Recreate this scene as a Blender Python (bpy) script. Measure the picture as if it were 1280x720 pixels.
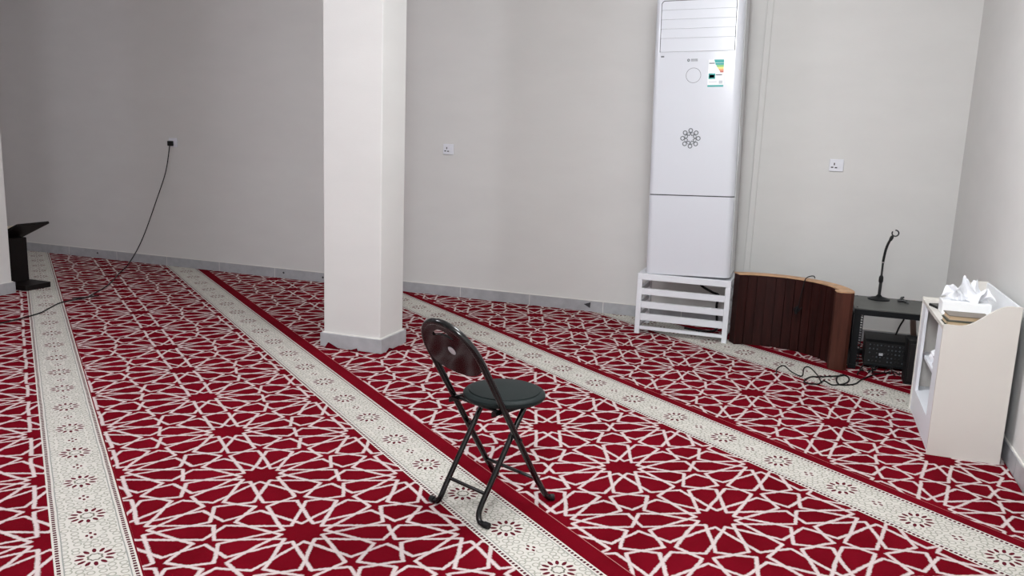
import bpy, bmesh, math, random
from mathutils import Vector, Matrix

for o in list(bpy.data.objects):
    bpy.data.objects.remove(o, do_unlink=True)
scene = bpy.context.scene
COL = scene.collection
PI = math.pi
rnd = random.Random(7)

# ------------------------------------------------------------------ camera
cam_d = bpy.data.cameras.new('camera')
cam = bpy.data.objects.new('camera', cam_d)
COL.objects.link(cam)
right = Vector((0.940051, 0.338964, 0.037522))
down = Vector((0.096132, -0.157814, -0.982778))
fwd = Vector((-0.327205, 0.927469, -0.180938))
m = Matrix.Identity(4)
for i in range(3):
    m[i][0] = right[i]; m[i][1] = -down[i]; m[i][2] = -fwd[i]
m[2][3] = 1.5
cam.matrix_world = m
cam_d.sensor_width = 36.0
cam_d.lens = 28.96
cam_d.clip_start = 0.05
scene.camera = cam

# ------------------------------------------------------------------ world, lights, exposure
world = bpy.data.worlds.new('world')
scene.world = world
world.use_nodes = True
world.node_tree.nodes['Background'].inputs[0].default_value = (0.8, 0.85, 0.9, 1)
world.node_tree.nodes['Background'].inputs[1].default_value = 0.05

LIGHT_COLOR = (0.94, 0.975, 1.0)
def added_light(loc, power, tint=LIGHT_COLOR):                # unseen point lights added under the ceiling to brighten walls, pillars and floor
    l = bpy.data.lights.new('added_ceiling_light', 'POINT')
    l.energy = power; l.color = tint; l.shadow_soft_size = 0.25
    o = bpy.data.objects.new('added_ceiling_light', l)
    o.location = loc; COL.objects.link(o)
added_light((-0.6, 3.8, 2.80), 74)
added_light((-0.3, 0.2, 2.80), 130)
added_light((-3.9, 2.2, 2.80), 58, (0.92, 0.93, 1.0))
added_light((-7.0, 3.0, 2.80), 16, (0.90, 0.87, 1.0))

scene.view_settings.view_transform = 'Standard'
scene.view_settings.look = 'None'
scene.view_settings.gamma = 1.0
scene.view_settings.use_curve_mapping = False
scene.view_settings.exposure = 0.65

# ------------------------------------------------------------------ materials
def mat(name, col, rough=0.6, metal=0.0, noise=0.0, nscale=20.0, bump=0.0, bscale=200.0, spec=0.5, coat=0.0, stretch=None):
    mt = bpy.data.materials.new(name); mt.use_nodes = True
    nt = mt.node_tree; b = nt.nodes['Principled BSDF']
    b.inputs['Base Color'].default_value = (*col, 1)
    b.inputs['Roughness'].default_value = rough
    b.inputs['Metallic'].default_value = metal
    b.inputs['Specular IOR Level'].default_value = spec
    b.inputs['Coat Weight'].default_value = coat
    b.inputs['Coat Roughness'].default_value = 0.08
    tc = nt.nodes.new('ShaderNodeTexCoord')
    vec = tc.outputs['Object']
    if stretch:
        mp = nt.nodes.new('ShaderNodeMapping'); mp.inputs['Scale'].default_value = stretch
        nt.links.new(vec, mp.inputs['Vector']); vec = mp.outputs['Vector']
    if noise > 0:
        n = nt.nodes.new('ShaderNodeTexNoise'); n.inputs['Scale'].default_value = nscale
        n.inputs['Detail'].default_value = 4
        nt.links.new(vec, n.inputs['Vector'])
        r = nt.nodes.new('ShaderNodeValToRGB')
        r.color_ramp.elements[0].position = 0.3; r.color_ramp.elements[1].position = 0.7
        r.color_ramp.elements[0].color = (*[max(0, c * (1 - noise)) for c in col], 1)
        r.color_ramp.elements[1].color = (*[min(1, c * (1 + noise)) for c in col], 1)
        nt.links.new(n.outputs['Fac'], r.inputs['Fac'])
        nt.links.new(r.outputs['Color'], b.inputs['Base Color'])
    if bump > 0:
        n2 = nt.nodes.new('ShaderNodeTexNoise'); n2.inputs['Scale'].default_value = bscale
        n2.inputs['Detail'].default_value = 3
        nt.links.new(vec, n2.inputs['Vector'])
        bp = nt.nodes.new('ShaderNodeBump'); bp.inputs['Strength'].default_value = bump
        bp.inputs['Distance'].default_value = 0.004
        nt.links.new(n2.outputs['Fac'], bp.inputs['Height'])
        nt.links.new(bp.outputs['Normal'], b.inputs['Normal'])
    return mt

M = {}
M['wall'] = mat('painted_plaster', (0.668, 0.658, 0.640), 0.75, noise=0.02, nscale=2.5, bump=0.12, bscale=60, stretch=(1, 1, 2.5))
M['ceiling'] = mat('ceiling_paint', (0.78, 0.78, 0.77), 0.8)
M['skirt'] = mat('grey_stone_tile', (0.40, 0.405, 0.42), 0.28, noise=0.10, nscale=14)
M['grout'] = mat('pale_grout', (0.72, 0.70, 0.66), 0.8)
M['slab'] = mat('concrete_slab', (0.3, 0.3, 0.3), 0.9, noise=0.1)
M['acwhite'] = mat('white_gloss_plastic', (0.63, 0.645, 0.69), 0.22, coat=0.3)
M['acside'] = mat('white_sheet_metal', (0.60, 0.61, 0.62), 0.4)
M['dark'] = mat('dark_gap', (0.03, 0.03, 0.035), 0.6)
M['greyline'] = mat('grey_print', (0.13, 0.14, 0.15), 0.5)
M['lightgrey'] = mat('light_grey_print', (0.50, 0.52, 0.55), 0.4)
M['standwhite'] = mat('white_painted_steel', (0.70, 0.715, 0.75), 0.4)
M['slat'] = mat('dark_mahogany', (0.022, 0.0045, 0.0035), 0.5, noise=0.4, nscale=6, spec=0.2, stretch=(6, 6, 0.6))
M['slat2'] = mat('mahogany_post', (0.060, 0.018, 0.011), 0.5, noise=0.3, nscale=6, spec=0.25, stretch=(6, 6, 0.6))
M['rim'] = mat('raw_plywood_edge', (0.52, 0.31, 0.17), 0.6, noise=0.2, nscale=14)
M['black'] = mat('black_metal', (0.012, 0.012, 0.013), 0.3)
M['blackmat'] = mat('black_plastic', (0.006, 0.006, 0.0065), 0.5, spec=0.25)
M['racktop'] = mat('grey_black_laminate', (0.085, 0.087, 0.080), 0.5, noise=0.15, nscale=9)
M['rackdark'] = mat('charcoal_steel', (0.006, 0.0075, 0.009), 0.45, spec=0.2)
M['vinyl'] = mat('black_vinyl', (0.011, 0.016, 0.016), 0.5, bump=0.08, bscale=300, spec=0.14)
M['tube'] = mat('black_enamel_tube', (0.003, 0.003, 0.0035), 0.13, spec=0.5)
M['shelf'] = mat('white_melamine', (0.68, 0.65, 0.605), 0.4, noise=0.015, nscale=3)
M['tissue'] = mat('white_tissue', (0.88, 0.89, 0.92), 0.9)
M['boxwhite'] = mat('white_card', (0.85, 0.86, 0.87), 0.6)
M['pages'] = mat('cream_pages', (0.62, 0.47, 0.30), 0.8, noise=0.1, nscale=30, stretch=(1, 1, 60))
M['cover1'] = mat('brown_book_cover', (0.20, 0.17, 0.14), 0.5)
M['cover2'] = mat('dark_green_cover', (0.035, 0.045, 0.03), 0.5)
M['socket'] = mat('white_socket_plastic', (0.74, 0.75, 0.80), 0.3)
M['cord'] = mat('black_cable', (0.007, 0.007, 0.007), 0.5, spec=0.25)
M['glossblack'] = mat('glossy_black_panel', (0.003, 0.0028, 0.0028), 0.12, spec=0.35)
M['shelf_lit'] = mat('white_melamine_painted_light', (0.82, 0.84, 0.88), 0.4)  # paler, bluer shelf melamine: light on the open front put into the colour
M['wood'] = mat('dark_walnut', (0.008, 0.006, 0.0055), 0.5, spec=0.2, noise=0.2, nscale=8)
M['paper'] = mat('book_paper', (0.55, 0.48, 0.36), 0.8)
M['teal'] = mat('teal_print', (0.03, 0.36, 0.33), 0.5)
M['green'] = mat('green_print', (0.22, 0.55, 0.16), 0.5)
M['yellow'] = mat('yellow_print', (0.80, 0.72, 0.20), 0.5)
M['orange'] = mat('orange_print', (0.78, 0.36, 0.12), 0.5)
M['redp'] = mat('red_print', (0.55, 0.14, 0.10), 0.5)
M['led'] = mat('grey_knob', (0.06, 0.075, 0.09), 0.4)
M['chrome'] = mat('worn_chrome', (0.55, 0.55, 0.56), 0.25, metal=1.0)
M['pink'] = mat('pinkish_wood', (0.50, 0.36, 0.30), 0.6)

# ---- node expression helper for the carpet
class X:
    def __init__(self, nt, s): self.nt = nt; self.s = s
    def op(self, o, b=None, c=None):
        n = self.nt.nodes.new('ShaderNodeMath'); n.operation = o
        for i, v in enumerate((self, b, c)):
            if v is None: continue
            if isinstance(v, X): self.nt.links.new(v.s, n.inputs[i])
            else: n.inputs[i].default_value = v
        return X(self.nt, n.outputs[0])
    def __add__(s, b): return s.op('ADD', b)
    def __sub__(s, b): return s.op('SUBTRACT', b)
    def __mul__(s, b): return s.op('MULTIPLY', b)
    def __truediv__(s, b): return s.op('DIVIDE', b)
    def abs(s): return s.op('ABSOLUTE')
    def min(s, b): return s.op('MINIMUM', b)
    def max(s, b): return s.op('MAXIMUM', b)
    def sqrt(s): return s.op('SQRT')
    def lt(s, b): return s.op('LESS_THAN', b)
    def gt(s, b): return s.op('GREATER_THAN', b)
    def floor(s): return s.op('FLOOR')
    def pp(s, period):      # centred periodic: distance coordinate in [-p/2, p/2]
        t = (s / period + 0.5)
        return (t - t.floor() - 0.5) * period
    def clamp(s):
        n = s.op('MULTIPLY', 1.0); n.s.node.use_clamp = True; return n
    def step(s, lo, hi):    # linear ramp 0..1 between lo and hi, clamped
        return ((s - lo) / (hi - lo)).clamp()

def mixc(nt, fac, a, b):
    n = nt.nodes.new('ShaderNodeMix'); n.data_type = 'RGBA'
    nt.links.new(fac.s, n.inputs['Factor'])
    for v, k in ((a, 6), (b, 7)):
        if isinstance(v, tuple): n.inputs[k].default_value = (*v, 1)
        else: nt.links.new(v, n.inputs[k])
    return n.outputs[2]

# pattern constants, metres
SP = 0.5985      # star spacing along the roll
CS = 0.600       # column spacing across the roll
STW = 0.255      # nominal width of the ivory stripe in pattern space
def carpet_material():
    mt = bpy.data.materials.new('woven_star_carpet'); mt.use_nodes = True
    nt = mt.node_tree; bs = nt.nodes['Principled BSDF']
    uvn = nt.nodes.new('ShaderNodeUVMap'); uvn.uv_map = 'pattern'
    sep = nt.nodes.new('ShaderNodeSeparateXYZ'); nt.links.new(uvn.outputs[0], sep.inputs[0])
    U0 = X(nt, sep.outputs[0]); V0 = X(nt, sep.outputs[1])
    # ragged weave edges
    ns = nt.nodes.new('ShaderNodeTexNoise'); ns.inputs['Scale'].default_value = 90; ns.inputs['Detail'].default_value = 2
    nt.links.new(uvn.outputs[0], ns.inputs['Vector'])
    nsep = nt.nodes.new('ShaderNodeSeparateColor'); nt.links.new(ns.outputs['Color'], nsep.inputs[0])
    jx = (X(nt, nsep.outputs[0]) - 0.5) * 0.010; jy = (X(nt, nsep.outputs[1]) - 0.5) * 0.010
    nl = nt.nodes.new('ShaderNodeTexNoise'); nl.inputs['Scale'].default_value = 5; nl.inputs['Detail'].default_value = 1
    nt.links.new(uvn.outputs[0], nl.inputs['Vector'])
    lsep = nt.nodes.new('ShaderNodeSeparateColor'); nt.links.new(nl.outputs['Color'], lsep.inputs[0])
    jx = jx + (X(nt, lsep.outputs[0]) - 0.5) * 0.022; jy = jy + (X(nt, lsep.outputs[1]) - 0.5) * 0.022
    # ---- star field, in hexagonal units (star spacing = 1)
    u = (U0 + jx - 0.018) / (CS / 0.8660254); v = (V0 + jy) / SP
    S3 = 1.7320508
    ua = u.pp(S3); va = (v + 0.5).pp(1.0)
    ub = (u + S3 / 2).pp(S3); vb = v.pp(1.0)
    da = ua * ua + va * va; db = ub * ub + vb * vb
    w = da.lt(db)
    x = (ub + (ua - ub) * w).abs(); y = (vb + (va - vb) * w).abs()
    def fold(x, y, nx, ny):
        d = (x * nx + y * ny).min(0.0) * 2.0
        return x - d * nx, y - d * ny
    # angle measured from the y axis; fold to 0..60 then 0..30
    c, s = math.cos(math.radians(60)), math.sin(math.radians(60))
    x, y = fold(x, y, -c, s)
    c, s = math.cos(math.radians(30)), math.sin(math.radians(30))
    x, y = fold(x, y, -c, s)
    P = lambda r, a: (r * math.sin(math.radians(a)), r * math.cos(math.radians(a)))
    RD = 0.362
    xa = P(RD * math.cos(math.radians(15)), 15)
    xb0, xb30, n15 = P(0.176, 0), P(0.176, 30), P(0.124, 15)
    m0 = (0.0, 0.5); m30 = P((RD + 0.57735) / 2, 30)
    def rot(v, a):
        a = math.radians(a); return (v[0] * math.cos(a) - v[1] * math.sin(a), v[0] * math.sin(a) + v[1] * math.cos(a))
    def hit(p, d, q, e):
        den = d[0] * e[1] - d[1] * e[0]
        t = ((q[0] - p[0]) * e[1] - (q[1] - p[1]) * e[0]) / den
        return (p[0] + d[0] * t, p[1] + d[1] * t)
    nrm = (math.sin(math.radians(15)), math.cos(math.radians(15)))
    # straight continuation of the two inner bars through xa
    d_to_m30 = (xa[0] - xb0[0], xa[1] - xb0[1]); d_to_m0 = (xa[0] - xb30[0], xa[1] - xb30[1])
    lm0 = rot((1, 0), -20)
    e1 = hit(xa, d_to_m0, m0, lm0)
    r30 = P(1, 30); side = (-r30[1], r30[0])            # normal of the radial edge at 30 deg, towards 15 deg
    e2 = hit(xa, d_to_m30, m30, rot(side, 18))
    f1 = rot(side, -18)
    t3 = (0.5 - m30[1]) / f1[1] if abs(f1[1]) > 1e-6 else 0
    e3 = (m30[0] + f1[0] * t3, 0.5)
    segs = [(xa, xb0), (xa, xb30), (xb0, n15), (xb30, n15), (xa, e1), (e1, m0), (xa, e2), (e2, m30), (m30, e3)]
    dmin = None
    for a, b in segs:
        bx, by = b[0] - a[0], b[1] - a[1]; L2 = bx * bx + by * by
        px, py = x - a[0], y - a[1]
        h = ((px * bx + py * by) / L2).clamp()
        qx, qy = px - h * bx, py - h * by
        d = qx * qx + qy * qy
        dmin = d if dmin is None else dmin.min(d)
    dist = dmin.sqrt()
    HW = 0.0114
    line = X(nt, nt.nodes.new('ShaderNodeValue').outputs[0]); line.s.default_value = 1.0
    line = line - dist.step(HW - 0.004, HW + 0.004)
    RED = (0.098, 0.0012, 0.0052); RED2 = (0.132, 0.0020, 0.0080); PNK = (0.51, 0.435, 0.425)
    big = nt.nodes.new('ShaderNodeTexNoise'); big.inputs['Scale'].default_value = 3.0; big.inputs['Detail'].default_value = 5
    nt.links.new(uvn.outputs[0], big.inputs['Vector'])
    bigf = X(nt, big.outputs['Fac']).step(0.35, 0.65)
    red = mixc(nt, bigf, RED, RED2)
    field = mixc(nt, line, red, PNK)
    # ---- ivory stripe with rosettes
    IV = (0.53, 0.505, 0.462)
    uf = U0 + jx * 0.25; vf = V0 + jy * 0.25
    cu = uf - STW / 2
    def rosette(vshift, period):
        vv = (vf + vshift).pp(period); return vv
    PER = 0.3545
    v1 = rosette(0.0, PER)
    r1 = (cu * cu + v1 * v1).sqrt()
    at = nt.nodes.new('ShaderNodeMath'); at.operation = 'ARCTAN2'
    nt.links.new(cu.s, at.inputs[0]); nt.links.new(v1.s, at.inputs[1])
    ang = X(nt, at.outputs[0])
    k = ang.pp(2 * PI / 12)
    tang = k * r1
    rr = (r1 - 0.050) / 0.015; tt = tang / 0.0072
    dots = (rr * rr + tt * tt).lt(1.0)
    ring = ((r1 - 0.020 - (ang.pp(2 * PI / 8).abs()) * 0.012).abs()).lt(0.0035)
    v2 = (vf + PER / 2).pp(PER)
    aa = (cu.abs() - 0.013); bb = v2.abs()
    d2a = ((cu.abs() - 0.014) / 0.0055); d2b = v2 / 0.0085
    dia1 = (d2a * d2a + d2b * d2b).lt(1.0)
    d3a = cu / 0.0055; d3b = (v2.abs() - 0.018) / 0.0085
    dia2 = (d3a * d3a + d3b * d3b).lt(1.0)
    vor = nt.nodes.new('ShaderNodeTexVoronoi'); vor.voronoi_dimensions = '2D'; vor.inputs['Scale'].default_value = 30; vor.inputs['Randomness'].default_value = 0.45
    nt.links.new(uvn.outputs[0], vor.inputs['Vector'])
    vring = (X(nt, vor.outputs['Distance']) - 0.36).abs().lt(0.075)
    vring = vring * (cu.abs().lt(0.100)) * (r1.gt(0.065)) * ((aa * aa + bb * bb).gt(0.0006))
    green = (0.30, 0.295, 0.255)
    stripe = mixc(nt, vring, IV, green)
    stripe = mixc(nt, ring, stripe, (0.15, 0.14, 0.115))
    reds = dots.max(dia1).max(dia2)
    stripe = mixc(nt, reds, stripe, (0.085, 0.008, 0.015))
    gl = ((cu.abs() - 0.0985).abs()).lt(0.0022)
    stripe = mixc(nt, gl, stripe, (0.24, 0.245, 0.23))
    dash = ((cu.abs() - 0.1145).abs()).lt(0.0060) * (vf.pp(0.019).abs().lt(0.0060))
    stripe = mixc(nt, dash, stripe, (0.06, 0.008, 0.015))
    ins = U0.gt(0.0) * U0.lt(STW)
    # plain red margin with the pale selvedge thread at its edge
    margin = U0.gt(STW - 0.0005)
    col = mixc(nt, margin, field, red)
    col = mixc(nt, ins, col, stripe)
    sel = U0.gt(STW + 0.100)
    col = mixc(nt, sel, col, (0.33, 0.13, 0.13))
    # fine yarn variation
    fn = nt.nodes.new('ShaderNodeTexNoise'); fn.inputs['Scale'].default_value = 330; fn.inputs['Detail'].default_value = 2
    nt.links.new(uvn.outputs[0], fn.inputs['Vector'])
    hs = nt.nodes.new('ShaderNodeHueSaturation'); nt.links.new(col, hs.inputs['Color'])
    vmul = X(nt, fn.outputs['Fac']) * 0.5 + 0.75
    nt.links.new(vmul.s, hs.inputs['Value'])
    nt.links.new(hs.outputs[0], bs.inputs['Base Color'])
    bs.inputs['Roughness'].default_value = 0.95
    bs.inputs['Specular IOR Level'].default_value = 0.03
    bs.inputs['Sheen Weight'].default_value = 0.7
    bs.inputs['Sheen Roughness'].default_value = 0.5
    nt.links.new(hs.outputs[0], bs.inputs['Sheen Tint'])
    bp = nt.nodes.new('ShaderNodeBump'); bp.inputs['Strength'].default_value = 0.35; bp.inputs['Distance'].default_value = 0.004
    nt.links.new(fn.outputs['Fac'], bp.inputs['Height']); nt.links.new(bp.outputs['Normal'], bs.inputs['Normal'])
    return mt
M['carpet'] = carpet_material()

# ------------------------------------------------------------------ mesh helpers
def link(name, bm, mtl, parent=None, smooth=False):
    me = bpy.data.meshes.new(name)
    bmesh.ops.recalc_face_normals(bm, faces=bm.faces)
    if smooth:
        for f in bm.faces: f.smooth = True
        for e in bm.edges:
            if len(e.link_faces) == 2 and e.calc_face_angle(0) > math.radians(38): e.smooth = False
    bm.to_mesh(me); bm.free()
    me.materials.append(M[mtl] if isinstance(mtl, str) else mtl)
    o = bpy.data.objects.new(name, me); COL.objects.link(o)
    if parent is not None: o.parent = parent
    return o
def B(): return bmesh.new()
def box(bm, x0, x1, y0, y1, z0, z1, bev=0.0):
    vs = [bm.verts.new((x, y, z)) for z in (z0, z1) for y in (y0, y1) for x in (x0, x1)]
    fs = [bm.faces.new([vs[i] for i in f]) for f in ((0, 2, 3, 1), (4, 5, 7, 6), (0, 1, 5, 4), (2, 6, 7, 3), (0, 4, 6, 2), (1, 3, 7, 5))]
    if bev > 0:
        es = list({e for f in fs for e in f.edges})
        bmesh.ops.bevel(bm, geom=es, offset=bev, segments=2, affect='EDGES', profile=0.5)
    return bm
def boxo(name, mtl, parent, *a, bev=0.0): return link(name, box(B(), *a, bev=bev), mtl, parent)
def prism(bm, pts, axis, a, b):
    """extrude the 2-D outline pts between a and b along axis ('x','y','z')"""
    def p3(p, t):
        return {'x': (t, p[0], p[1]), 'y': (p[0], t, p[1]), 'z': (p[0], p[1], t)}[axis]
    lo = [bm.verts.new(p3(p, a)) for p in pts]; hi = [bm.verts.new(p3(p, b)) for p in pts]
    n = len(pts)
    bm.faces.new(lo); bm.faces.new(hi)
    for i in range(n): bm.faces.new((lo[i], lo[(i + 1) % n], hi[(i + 1) % n], hi[i]))
    return bm
def tube(bm, pts, r, seg=8, cap=True):
    pts = [Vector(p) for p in pts]; n = len(pts)
    rs = r if isinstance(r, (list, tuple)) else [r] * n
    tans = [(pts[min(i + 1, n - 1)] - pts[max(i - 1, 0)]).normalized() for i in range(n)]
    up = Vector((0, 0, 1)) if abs(tans[0].z) < 0.9 else Vector((1, 0, 0))
    nrm = (up - tans[0] * up.dot(tans[0])).normalized()
    rings = []
    for i in range(n):
        nrm = (nrm - tans[i] * nrm.dot(tans[i])).normalized()
        bi = tans[i].cross(nrm)
        rings.append([bm.verts.new(pts[i] + (nrm * math.cos(2 * PI * k / seg) + bi * math.sin(2 * PI * k / seg)) * rs[i]) for k in range(seg)])
    for i in range(n - 1):
        for k in range(seg):
            bm.faces.new((rings[i][k], rings[i][(k + 1) % seg], rings[i + 1][(k + 1) % seg], rings[i + 1][k]))
    if cap:
        bm.faces.new(rings[0]); bm.faces.new(rings[-1])
    return bm
def spline(pts, sub=8):
    pts = [Vector(p) for p in pts]; out = []
    for i in range(len(pts) - 1):
        p0 = pts[max(i - 1, 0)]; p1 = pts[i]; p2 = pts[i + 1]; p3 = pts[min(i + 2, len(pts) - 1)]
        for k in range(sub):
            t = k / sub
            out.append(0.5 * ((2 * p1) + (p2 - p0) * t + (2 * p0 - 5 * p1 + 4 * p2 - p3) * t * t + (3 * p1 - p0 - 3 * p2 + p3) * t ** 3))
    out.append(pts[-1]); return out
def lathe(bm, prof, cx=0, cy=0, seg=24):
    rings = [[bm.verts.new((cx + r * math.cos(2 * PI * k / seg), cy + r * math.sin(2 * PI * k / seg), z)) for k in range(seg)] for r, z in prof]
    for a, b in zip(rings, rings[1:]):
        for k in range(seg): bm.faces.new((a[k], a[(k + 1) % seg], b[(k + 1) % seg], b[k]))
    bm.faces.new(rings[0]); bm.faces.new(rings[-1])
    return bm
def rrect(x0, x1, y0, y1, r, seg=5):
    """rounded rectangle, r = (r at x0y0, x1y0, x1y1, x0y1)"""
    out = []
    for (cx, cy, a0, rr) in ((x0 + r[0], y0 + r[0], PI, r[0]), (x1 - r[1], y0 + r[1], 1.5 * PI, r[1]), (x1 - r[2], y1 - r[2], 0, r[2]), (x0 + r[3], y1 - r[3], 0.5 * PI, r[3])):
        for k in range(seg + 1):
            a = a0 + k / seg * PI / 2
            out.append((cx + rr * math.cos(a), cy + rr * math.sin(a)))
    return out
def tag(o, label, cat, group=None):
    o['label'] = label; o['category'] = cat
    if group: o['group'] = group
    return o
def thing(name, label, cat, loc=(0, 0, 0), rz=0.0, group=None):
    o = bpy.data.objects.new(name, None); COL.objects.link(o)
    o.location = loc; o.rotation_euler = (0, 0, rz); o.empty_display_size = 0.1
    return tag(o, label, cat, group)
def struct(o):
    o['kind'] = 'structure'; return o
def ringmesh(bm, cx, cz, r0, r1, y, seg=20, depth=0.0008):
    """flat printed ring facing -Y"""
    a = []; b = []
    for k in range(seg):
        t = 2 * PI * k / seg
        a.append(bm.verts.new((cx + r0 * math.cos(t), y, cz + r0 * math.sin(t))))
        b.append(bm.verts.new((cx + r1 * math.cos(t), y, cz + r1 * math.sin(t))))
    for k in range(seg): bm.faces.new((a[k], a[(k + 1) % seg], b[(k + 1) % seg], b[k]))

# ------------------------------------------------------------------ room shell
WX0, WX1, WY0, WY1, CH = -10.2, 1.06, -2.4, 6.992, 3.12
struct(boxo('floor', 'slab', None, WX0, WX1, WY0, WY1, -0.15, -0.012))
struct(boxo('ceiling', 'ceiling', None, WX0 - .2, WX1 + .2, WY0 - .2, WY1 + .2, CH, CH + 0.15))
struct(boxo('wall_back', 'wall', None, WX0 - .2, WX1 + .2, WY1, WY1 + 0.2, -0.15, CH))
struct(boxo('wall_right', 'wall', None, WX1, WX1 + 0.2, WY0, WY1, -0.15, CH))
struct(boxo('wall_left', 'wall', None, WX0 - 0.2, WX0, WY0, WY1, -0.15, CH))
struct(boxo('wall_front', 'wall', None, WX0 - .2, WX1 + .2, WY0 - 0.2, WY0, -0.15, CH))

# skirting tiles
def skirting_back():
    root = bpy.data.objects.new('baseboard_back', None); COL.objects.link(root); struct(root)
    boxo('grout', 'grout', root, WX0 + .001, WX1 - .001, WY1 - 0.0125, WY1 - 0.0005, -0.01, 0.101)
    x = -1.606 + 0.684 * 4
    while x > WX0:
        a, b = max(x - 0.684 + 0.0025, WX0 + .002), min(x - 0.0025, WX1 - 0.015)
        if b - a > 0.02: boxo('tile', 'skirt', root, a, b, WY1 - 0.013, WY1 - 0.002, -0.01, 0.094)
        x -= 0.684
    for (px, pz) in ((-7.35, 0.055), (-4.92, 0.055), (-4.46, 0.05)):
        bm = B(); bmesh.ops.create_circle(bm, cap_ends=True, segments=10, radius=0.011, matrix=Matrix.Translation((px, WY1 - 0.0134, pz)) @ Matrix.Rotation(PI / 2, 4, 'X'))
        link('screw_hole', bm, 'dark', root)
skirting_back()
def skirting_right():
    root = bpy.data.objects.new('baseboard_right', None); COL.objects.link(root); struct(root)
    boxo('grout', 'grout', root, WX1 - 0.009, WX1 - 0.0005, WY0 + .001, WY1 - 0.0135, -0.01, 0.0985)
    y = 4.30 + 0.684 * 3
    first = True
    a0 = WY1 - 0.0135
    while a0 > WY0 + 0.01:
        b0 = max(WY0 + 0.002, y if y < a0 else a0)
        if a0 - b0 > 0.02: boxo('tile', 'skirt', root, WX1 - 0.013, WX1 - 0.002, b0 + 0.0025, a0 - 0.0025, -0.01, 0.094)
        a0 = b0 if b0 < a0 else a0; y -= 0.684
skirting_right()

# ------------------------------------------------------------------ carpet rolls
H = 1.5
ANG = {0: ((0.633507, 0.773737), (-0.773737, 0.633507)), 1: ((0.622705, 0.782457), (-0.782457, 0.622705)),
       2: ((0.608482, 0.793568), (-0.793568, 0.608482)), 3: ((0.612759, 0.790269), (-0.790269, 0.612759))}
# (direction index, stripe start, stripe end, plain margin, star phase v, rosette phase v)
ROLLS = [(0, -1.42, -1.163, 0.02, 1.2, 0.3), (0, 0.0345, 0.290, 0.006, 4.10, 2.4769 * H), (1, 1.4651, 1.7244, 0.088, 2.2977 * H, 2.1546 * H - 0.5 * 0),
         (2, 3.0339, 3.3238, 0.062, 1.8357 * H, 1.6757 * H - 0.06), (3, 4.470, 4.828, 0.09, 2.997 * H, 2.6), (3, 6.03, 6.30, 0.09, 2.2, 2.0)]
ROLL_LABELS = ['red star-patterned carpet roll beyond the stripe next to the book stand',
               'red star-patterned carpet roll whose ivory stripe runs past the dark book stand',
               'red star-patterned carpet roll with the ivory stripe running under the folding chair',
               'red star-patterned carpet roll with the square pillar and its ivory stripe behind the chair seat',
               'red star-patterned carpet roll with its ivory stripe under the air conditioner stand',
               'red star-patterned carpet roll in the corner under the equipment rack']
USC = [1.0, 1.0, 1.022, 0.980, 1.049, 1.0]     # small stretch of the star field across each roll
def roll(i):
    ai, s0, s1, mg, vph, rph = ROLLS[i]
    n, t = Vector(ANG[ai][0]), Vector(ANG[ai][1])
    def pt(u, v, nn=n, tt=t): return nn * u + tt * v
    # left boundary: right edge of the previous roll
    if i == 0: ln, lt, lo = n, t, s0 - 1.9
    else:
        pa, p0, p1, pm = ROLLS[i - 1][:4]; ln, lt = Vector(ANG[pa][0]), Vector(ANG[pa][1]); lo = p1 + pm
    vs_ = [-9 + 1.0 * k for k in range(26)]
    bm = B(); uvl = bm.loops.layers.uv.new('pattern')
    sc = STW / (s1 - s0)
    def vpat(v): return v
    cols = []
    for v in vs_:
        q = pt(0, v)
        # left boundary point at the same v: solve (n*u+t*v).ln = lo
        ul = (lo - (t * v).dot(ln)) / n.dot(ln)
        us = [ul, s0, s0, s1, s1, s1 + mg]
        cols.append([(pt(uu, v), uu, v) for uu in us])
    def uvof(uu, v, k):
        if k == 0: return ((uu - s0) * USC[i], v - vph)
        if k == 1: return ((uu - s0) * sc, v - rph)
        return (STW + 0.001 + (uu - s1) * (0.104 if False else 1.0) * (0.1035 / max(mg, 1e-3)), v)
    for a, b in zip(cols, cols[1:]):
        for k in range(3):
            quad = [a[2 * k], a[2 * k + 1], b[2 * k + 1], b[2 * k]]
            f = bm.faces.new([bm.verts.new((p[0].x, p[0].y, 0.0)) for p in quad])
            for lp, p in zip(f.loops, quad): lp[uvl].uv = uvof(p[1], p[2], k)
    bmesh.ops.remove_doubles(bm, verts=bm.verts, dist=1e-5)
    g = 0.016
    for co, no in (((WX0 + g, 0, 0), (-1, 0, 0)), ((WX1 - g, 0, 0), (1, 0, 0)), ((0, WY0 + .005, 0), (0, -1, 0)), ((0, WY1 - g, 0), (0, 1, 0))):
        geom = bm.verts[:] + bm.edges[:] + bm.faces[:]
        bmesh.ops.bisect_plane(bm, geom=geom, plane_co=co, plane_no=no, clear_outer=True)
    if not bm.faces: bm.free(); return
    top = bm.faces[:]
    r = bmesh.ops.extrude_face_region(bm, geom=top)
    for v in [x for x in r['geom'] if isinstance(x, bmesh.types.BMVert)]: v.co.z = -0.012
    o = link('carpet_roll', bm, 'carpet')
    tag(o, ROLL_LABELS[i], 'carpet', 'carpet rolls laid side by side')
for i in range(len(ROLLS)): roll(i)

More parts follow.
